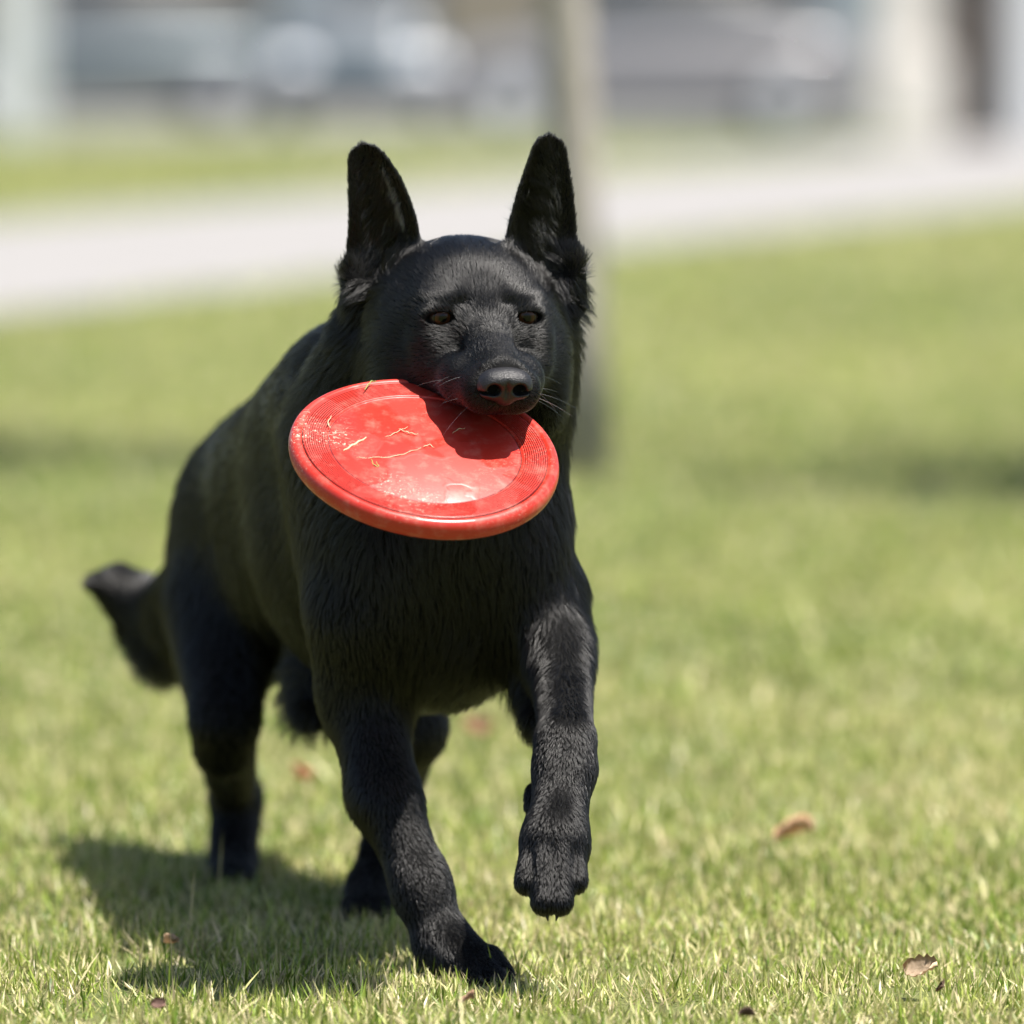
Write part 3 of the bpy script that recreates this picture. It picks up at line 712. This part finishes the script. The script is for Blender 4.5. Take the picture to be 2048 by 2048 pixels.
# whiskers
wp = []; 
for s in (-1, 1):
    for k in range(7):
        f = RG.uniform(.035, .085); u = RG.uniform(-.058, -.035); p0 = H(f, s * (.030 if f < .06 else .025), u); d = hv(RG.uniform(-.6, .5), s, RG.uniform(-.7, .15)); d = d / np.linalg.norm(d)
        l = RG.uniform(.022, .05); wp.append([p0 + d * l * t + w_((0, 0, -1)) * l * .25 * t * t for t in np.linspace(0, 1, 6)])
wp = np.array(wp); wrad = np.tile(np.linspace(.00016, .00004, 6), (len(wp), 1))
curves_obj('whiskers', wp, wrad, hair_mat('pale_whisker', .3, .15), dog)
# eyes
def uv_sphere(name, c, r, M, mat, parent, seg=32, rings=20):
    bm = bmesh.new(); bmesh.ops.create_uvsphere(bm, u_segments=seg, v_segments=rings, radius=1)
    for v in bm.verts: q = w_(v.co) * r; v.co = Vector(w_(c) + M.T @ q)
    return bm_obj(name, bm, mat, parent, True, local=False)
em, N, L, b = mat_new('dog_eye')
tc = N.new('ShaderNodeTexCoord'); vm = N.new('ShaderNodeVectorMath'); vm.operation = 'DOT_PRODUCT'
em_ir = N.new('ShaderNodeValToRGB'); ge = N.new('ShaderNodeAttribute'); ge.attribute_name = 'iris'
L.new(ge.outputs['Fac'], em_ir.inputs[0]); cr = em_ir.color_ramp
cr.elements[0].position = 0; cr.elements[0].color = (.002, .002, .002, 1); cr.elements[1].position = .36; cr.elements[1].color = (.002, .002, .002, 1)
for pos, c in ((.42, (.030, .011, .004, 1)), (.70, (.060, .024, .009, 1)), (.82, (.004, .003, .002, 1)), (.95, (.03, .02, .018, 1))):
    e = cr.elements.new(pos); e.color = c
L.new(em_ir.outputs[0], b.inputs['Base Color']); b.inputs['Roughness'].default_value = .03; b.inputs['Specular IOR Level'].default_value = .3
for s, e in zip((-1, 1), EYES):
    o = uv_sphere('eye', e - HF * .0006, w_((.0122, .0122, .0122)), HM, em, dog)
    look = HF + HR * .0 + HU * .03; look /= np.linalg.norm(look)
    at = o.data.attributes.new('iris', 'FLOAT', 'POINT')
    vals = [1 - max(0, 1 - np.arccos(np.clip((w_(v.co) - (e - HF * .0006)) @ look / .0122, -1, 1)) / .80) for v in o.data.vertices]
    at.data.foreach_set('value', np.clip(np.array(vals, np.float32), 0, 1))
    dog_eye = o
# nose leather: fine sculpt
def small_sdf(prims, lo, hi, h):
    ax = [np.arange(lo[i], hi[i], h) for i in range(3)]; X_, Y_, Z_ = np.meshgrid(*ax, indexing='ij'); G = np.full(X_.shape, 1.0)
    for op, c, r, k in prims:
        u = [(X_ - c[0]) / r[0], (Y_ - c[1]) / r[1], (Z_ - c[2]) / r[2]]; k1 = np.sqrt(sum(q * q for q in u)); k2 = np.sqrt(sum((q / r[i]) ** 2 for i, q in enumerate(u))) + 1e-9
        q = k1 * (k1 - 1) / k2
        if op == '-': q = -q; hh = np.maximum(k - np.abs(G - q), 0) / k; G = np.maximum(G, q) + hh * hh * k / 4
        else: hh = np.maximum(k - np.abs(G - q), 0) / k; G = np.minimum(G, q) - hh * hh * k / 4
    return surface_nets(G, *ax)
pr_ = [('+', (-.004, 0, .004), (.016, .0205, .0105), .006), ('+', (-.002, -.012, -.002), (.013, .0122, .0115), .006), ('+', (-.002, .012, -.002), (.013, .0122, .0115), .006),
       ('+', (-.002, 0, -.010), (.010, .009, .009), .006)]
for s in (-1, 1):
    pr_ += [('-', (.012, s * .0112, -.0035), (.016, .0062, .0056), .0025), ('-', (.006, s * .0200, -.0065), (.010, .0060, .0018), .002)]
pr_ += [('-', (.014, 0, -.008), (.006, .0009, .012), .0025)]
nV, nQ = small_sdf(pr_, (-.022, -.03, -.024), (.018, .03, .02), .00065)
nV = NOSE + nV @ HM
nm, N, L, b = mat_new('nose_leather')
tc = N.new('ShaderNodeTexCoord'); vo = N.new('ShaderNodeTexVoronoi'); vo.inputs['Scale'].default_value = 900; L.new(tc.outputs['Object'], vo.inputs['Vector'])
bp = N.new('ShaderNodeBump'); bp.inputs['Strength'].default_value = .6; bp.inputs['Distance'].default_value = .0006; L.new(vo.outputs['Distance'], bp.inputs['Height'])
L.new(bp.outputs[0], b.inputs['Normal']); b.inputs['Base Color'].default_value = (.007, .0065, .0075, 1); b.inputs['Roughness'].default_value = .46
mesh_np('nose', nV, nQ, nm, dog)
# claws
cm = simple('claw_horn', (.010, .009, .008), .6)
def claw(a, b2, r):
    bm = bmesh.new(); a, b2 = w_(a), w_(b2); mid = (a + b2) / 2 + w_((0, -.0015, .001)); tube(bm, [a, mid, b2], [r, r * .75, r * .15], 10); bm_obj('claw', bm, cm, dog, True, local=False)
for x0, y0, x1, y1, dd in ((1091, 1815, 1096, 1842, -.012), (1118, 1815, 1112, 1842, -.012), (1054, 1772, 1061, 1798, -.006), (1152, 1770, 1148, 1794, -.006)):
    claw(P(x0, y0, 5.864 + dd), P(x1, y1, 5.858 + dd), .0030)
for x0, y0, dd in ((928, 1944, 5.985), (955, 1950, 5.955), (982, 1947, 5.955), (1000, 1936, 5.97)):
    claw(P(x0, y0, dd), P(x0 + 14, y0 + 18, dd - .014), .0036)
for x0 in (440, 457, 475, 490): claw(P(x0, 1765, 6.645), P(x0 - 2, 1776, 6.628), .0035)
for x0 in (708, 728, 750, 770): claw(P(x0, 1836, 6.37), P(x0 - 1, 1848, 6.35), .0035)

# ============================================================ DISC
DC = P(850, 898, 5.868)
na = w_((.13, -.475, .86)); na /= np.linalg.norm(na)
da = w_((1, 0, 0)); da -= da.dot(na) * na; da /= np.linalg.norm(da); db = np.cross(na, da)
prof = [(0, 0.0)]
prof += [(.083, .0), (.0842, -.0007), (.0850, .0003)]
r = .0858
while r < .1050: prof += [(r, .0009), (r + .00115, .0009), (r + .0013, -.0006), (r + .0017, -.0006), (r + .00185, .0009)]; r += .0019
prof += [(.1058, -.0007), (.1068, -.0009), (.1080, .0008), (.1100, .0016), (.1125, .0012), (.1148, -.0004), (.1163, -.0028), (.1172, -.0060), (.1175, -.0085), (.1172, -.0115), (.1163, -.0143), (.1152, -.0158),
         (.1142, -.0164), (.1132, -.0155), (.1130, -.011), (.1120, -.005), (.1085, -.0022), (.104, -.0020), (.083, -.0026), (0, -.0026)]
seg = 320; V = []; Q = []
for i, (rr_, zz) in enumerate(prof):
    for k in range(seg):
        a = 2 * math.pi * k / seg; V.append(DC + da * rr_ * math.cos(a) + db * rr_ * math.sin(a) + na * zz)
V = np.array(V); 
# a slight wobble of soft rubber
loc = V - DC; xa, yb = loc @ da, loc @ db; V = V + na[None] * (.0018 * np.sin(2 * np.arctan2(yb, xa) + .6) * (np.hypot(xa, yb) / .1175) ** 2)[:, None]
for i in range(len(prof) - 1):
    for k in range(seg): Q.append((i * seg + k, i * seg + (k + 1) % seg, (i + 1) * seg + (k + 1) % seg, (i + 1) * seg + k))
dm, N, L, b = mat_new('red_rubber')
tc = N.new('ShaderNodeTexCoord')
def nse(sc, det=5, rough=.5):
    t = N.new('ShaderNodeTexNoise'); t.inputs['Scale'].default_value = sc; t.inputs['Detail'].default_value = det; t.inputs['Roughness'].default_value = rough; L.new(tc.outputs['Object'], t.inputs['Vector']); return t
def ramp(src, stops):
    r_ = N.new('ShaderNodeValToRGB'); cr_ = r_.color_ramp; cr_.elements[0].position, cr_.elements[0].color = stops[0][0], (*[stops[0][1]] * 3, 1); cr_.elements[1].position, cr_.elements[1].color = stops[-1][0], (*[stops[-1][1]] * 3, 1)
    for p_, v_ in stops[1:-1]: e_ = cr_.elements.new(p_); e_.color = (v_, v_, v_, 1)
    L.new(src, r_.inputs[0]); return r_.outputs[0]
w1 = nse(16, 3); wet = ramp(w1.outputs['Fac'], [(.47, .30), (.505, .52)])
L.new(wet, b.inputs['Roughness'])
fl = nse(420, 3, .6); big = nse(9, 2)
sp = ramp(fl.outputs['Fac'], [(.615, 0), (.65, 1)]); bg_ = ramp(big.outputs['Fac'], [(.45, 0), (.6, 1)])
mu = N.new('ShaderNodeMath'); mu.operation = 'MULTIPLY'; L.new(sp, mu.inputs[0]); L.new(bg_, mu.inputs[1])
mp = N.new('ShaderNodeMapping'); mp.inputs['Scale'].default_value = (90, 700, 700); mp.inputs['Rotation'].default_value = (0, .5, .35); L.new(tc.outputs['Object'], mp.inputs[0])
sk = N.new('ShaderNodeTexNoise'); sk.inputs['Scale'].default_value = 1; sk.inputs['Detail'].default_value = 3; L.new(mp.outputs[0], sk.inputs['Vector'])
skr = ramp(sk.outputs['Fac'], [(.63, 0), (.67, .8)]); mu3 = N.new('ShaderNodeMath'); mu3.operation = 'MAXIMUM'; L.new(skr, mu3.inputs[0]); L.new(sp, mu3.inputs[1]); sx_ = N.new('ShaderNodeSeparateXYZ'); L.new(tc.outputs['Object'], sx_.inputs[0])
mr = N.new('ShaderNodeMapRange'); mr.inputs[1].default_value = DC[0] - .03; mr.inputs[2].default_value = DC[0] + .05; mr.inputs[3].default_value = 1; mr.inputs[4].default_value = .25; L.new(sx_.outputs[0], mr.inputs[0])
mu4 = N.new('ShaderNodeMath'); mu4.operation = 'MULTIPLY'; L.new(mu3.outputs[0], mu4.inputs[0]); L.new(mr.outputs[0], mu4.inputs[1]); L.new(mu4.outputs[0], mu.inputs[0])
dust = nse(60, 8, .7); du = ramp(dust.outputs['Fac'], [(.5, 0), (.8, .22)])
ad = N.new('ShaderNodeMath'); ad.operation = 'MAXIMUM'; L.new(mu.outputs[0], ad.inputs[0]); L.new(du, ad.inputs[1])
mx = N.new('ShaderNodeMix'); mx.data_type = 'RGBA'; mx.inputs[6].default_value = (.44, .028, .017, 1); mx.inputs[7].default_value = (.72, .55, .42, 1)
L.new(ad.outputs[0], mx.inputs[0]); L.new(mx.outputs[2], b.inputs['Base Color'])
b.inputs['Specular IOR Level'].default_value = .42; b.inputs['Coat Weight'].default_value = .06; b.inputs['Coat Roughness'].default_value = .22
b.inputs['Subsurface Weight'].default_value = .08; b.inputs['Subsurface Radius'].default_value = (.01, .003, .002); b.inputs['Subsurface Scale'].default_value = .3
edge = ramp(w1.outputs['Fac'], [(.47, 0), (.49, 1), (.51, 1), (.53, 0)])
bp = N.new('ShaderNodeBump'); bp.inputs['Strength'].default_value = .25; bp.inputs['Distance'].default_value = .0006
sc_ = nse(34, 4); ad2 = N.new('ShaderNodeMath'); ad2.operation = 'ADD'; L.new(edge, ad2.inputs[0]); L.new(sc_.outputs['Fac'], ad2.inputs[1]); L.new(ad2.outputs[0], bp.inputs['Height']); L.new(bp.outputs[0], b.inputs['Normal'])
disc = mesh_np('flying_disc', V, Q, dm)
flat_ = np.repeat([not (.0857 < (prof[i][0] + prof[i + 1][0]) / 2 < .1052 and prof[i][1] > -.001) for i in range(len(prof) - 1)], seg)
disc.data.polygons.foreach_set('use_smooth', flat_)
gm2 = dm.copy(); gm2.name = 'groove_shade_rubber'  # darker red copy: groove shade painted into the colour so the rings read
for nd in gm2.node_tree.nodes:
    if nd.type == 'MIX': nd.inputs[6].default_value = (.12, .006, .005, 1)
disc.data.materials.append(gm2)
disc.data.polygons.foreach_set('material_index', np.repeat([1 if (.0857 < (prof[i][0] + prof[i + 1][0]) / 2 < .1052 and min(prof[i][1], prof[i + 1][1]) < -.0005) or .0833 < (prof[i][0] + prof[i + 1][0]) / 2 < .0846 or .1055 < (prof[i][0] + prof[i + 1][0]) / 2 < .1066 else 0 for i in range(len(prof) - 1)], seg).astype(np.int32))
tag(disc, 'scuffed wet red rubber flying disc with concentric grooves held in the dog\'s mouth', 'flying disc')
dpt = lambda x, y, z=.0: DC + da * x + db * y + na * z
# straw and clippings stuck to the disc
strawm = simple('dry_straw', (.55, .42, .26), .6); clipm = simple('green_clipping', (.22, .28, .07), .6)
def on_disc(px, py):
    """ray through the pixel met with the disc's face"""
    a, b2 = P(px, py, 5), P(px, py, 7); t = ((DC - a) @ na) / ((b2 - a) @ na); return a + t * (b2 - a)
def blade_piece(name, pts, r, m, label, cat='grass blade'):
    bm = bmesh.new(); rr_ = [r * (.4 + .6 * math.sin(math.pi * (i + .5) / len(pts))) for i in range(len(pts))]; tube(bm, pts, rr_, 6); o = bm_obj(name, bm, m, None, True); tag(o, label, cat, 'grass bits stuck to the red disc'); return o
def stuck(pix, r, m, label, lift=.0008):
    fine = []
    for i in range(len(pix) - 1):
        p0, p1, p2, p3 = pix[max(i - 1, 0)], pix[i], pix[i + 1], pix[min(i + 2, len(pix) - 1)]
        for k in range(4):
            t = k / 4; fine.append(tuple(.5 * (2 * p1[j] + (p2[j] - p0[j]) * t + (2 * p0[j] - 5 * p1[j] + 4 * p2[j] - p3[j]) * t * t + (3 * p1[j] - p0[j] - 3 * p2[j] + p3[j]) * t ** 3) for j in (0, 1)))
    pix = fine + [pix[-1]]
    pts = [on_disc(*q) + na * (lift + .0006 * math.sin(i * 1.7)) for i, q in enumerate(pix)]; blade_piece('grass_blade', pts, r, m, label)
stuck([(686, 904), (700, 895), (716, 886), (732, 877)], .0011, strawm, 'short thick pale straw stuck near the left grooves of the disc')
stuck([(712, 917), (745, 917), (790, 914), (822, 904), (842, 898)], .00045, strawm, 'long thin straw lying across the middle of the red disc')
stuck([(797, 860), (812, 866), (822, 869), (836, 871)], .0006, strawm, 'curled pale straw stuck above the centre of the red disc', .0012)
stuck([(770, 876), (785, 870), (800, 862), (815, 856)], .0004, strawm, 'thin straw sloping up toward the curled one on the disc')
stuck([(846, 896), (858, 891), (868, 897)], .0005, strawm, 'tiny bent straw right of the long thin one on the disc')
stuck([(660, 862), (655, 850), (662, 838)], .0005, strawm, 'short curved straw on the grooves at the far left of the disc', .0028)
stuck([(742, 920), (748, 932), (757, 934), (752, 926)], .0006, clipm, 'small green clipping at lower left of the disc face')
stuck([(905, 868), (916, 860), (930, 858)], .0004, strawm, 'thin straw beside the shadow on the disc')
stuck([(752, 770), (743, 768), (735, 776), (728, 786)], .0006, clipm, 'green clipping crusted on the upper left grooves of the disc', .0030)

# ============================================================ LEAVES on the lawn
def leaf(px, py, d, size, c, label, seed, up=.03, tilt=.6):
    rr = np.random.default_rng(seed); m = simple('dry_leaf', c, .75, 0, .3, 60, .3)
    z = up; d = (CAM_H - z) * F_PX / (py - HORIZON); t = P(px, py, d); n, mm_ = 13, 7; bm = bmesh.new(); g_ = []
    yaw = rr.uniform(0, 6.28); cw, sw = math.cos(yaw), math.sin(yaw)
    for i in range(n):
        u = i / (n - 1); wd = .42 * math.sin(math.pi * u ** .8) ** .7 * (1 + .16 * math.sin(i * 2.3 + seed)); row = []
        for j in range(mm_):
            v = (j / (mm_ - 1) - .5) * 2; x = (u - .5) * size; y = v * wd * size; zz = .22 * size * (v * v) + .15 * size * math.sin(u * 3 + seed) + .04 * size * math.sin(i * 1.9 + j * 2.1)
            y2 = y * math.cos(tilt) - zz * math.sin(tilt); z2 = y * math.sin(tilt) + zz * math.cos(tilt)
            row.append(bm.verts.new((x * cw - y2 * sw, x * sw + y2 * cw, z2)))
        g_.append(row)
    for i in range(n - 1):
        for j in range(mm_ - 1): bm.faces.new((g_[i][j], g_[i + 1][j], g_[i + 1][j + 1], g_[i][j + 1]))
    bmesh.ops.solidify(bm, geom=bm.faces[:], thickness=.0006)
    o = bm_obj('dry_leaf', bm, m, None, True); o.location = (t[0], t[1], z); tag(o, label, 'leaf', 'dry leaves on the lawn'); return o
leaf(1588, 1676, 7.0, .042, (.55, .36, .22), 'curled orange-brown dry leaf on the grass right of the lifted paw', 1, .032)
leaf(600, 1552, 7.6, .030, (.42, .20, .12), 'small reddish leaf on the grass between the hind leg and front leg', 2)
leaf(955, 1455, 8.1, .040, (.38, .22, .13), 'blurred reddish leaf on the grass seen below the dog\'s chest', 3)
leaf(1842, 1945, 6.08, .032, (.50, .38, .26), 'pale tan crumpled leaf near the right edge of the grass', 4, .028)
leaf(1886, 1984, 5.97, .016, (.13, .08, .05), 'dark brown crumpled scrap in the grass at lower right', 5, .026, .9)
leaf(1494, 2040, 5.80, .014, (.10, .06, .04), 'dark brown scrap at the bottom edge of the picture', 6, .026, .9)
leaf(936, 2012, 5.86, .018, (.36, .22, .15), 'brown torn leaf in the grass just below the front paw', 7, .022)
leaf(338, 1890, 6.16, .017, (.45, .33, .22), 'pale brown leaf at the left edge of the dog\'s shadow', 8, .026)
leaf(320, 2018, 5.86, .015, (.22, .13, .10), 'dark reddish leaf bit in the grass at lower left', 9, .022)
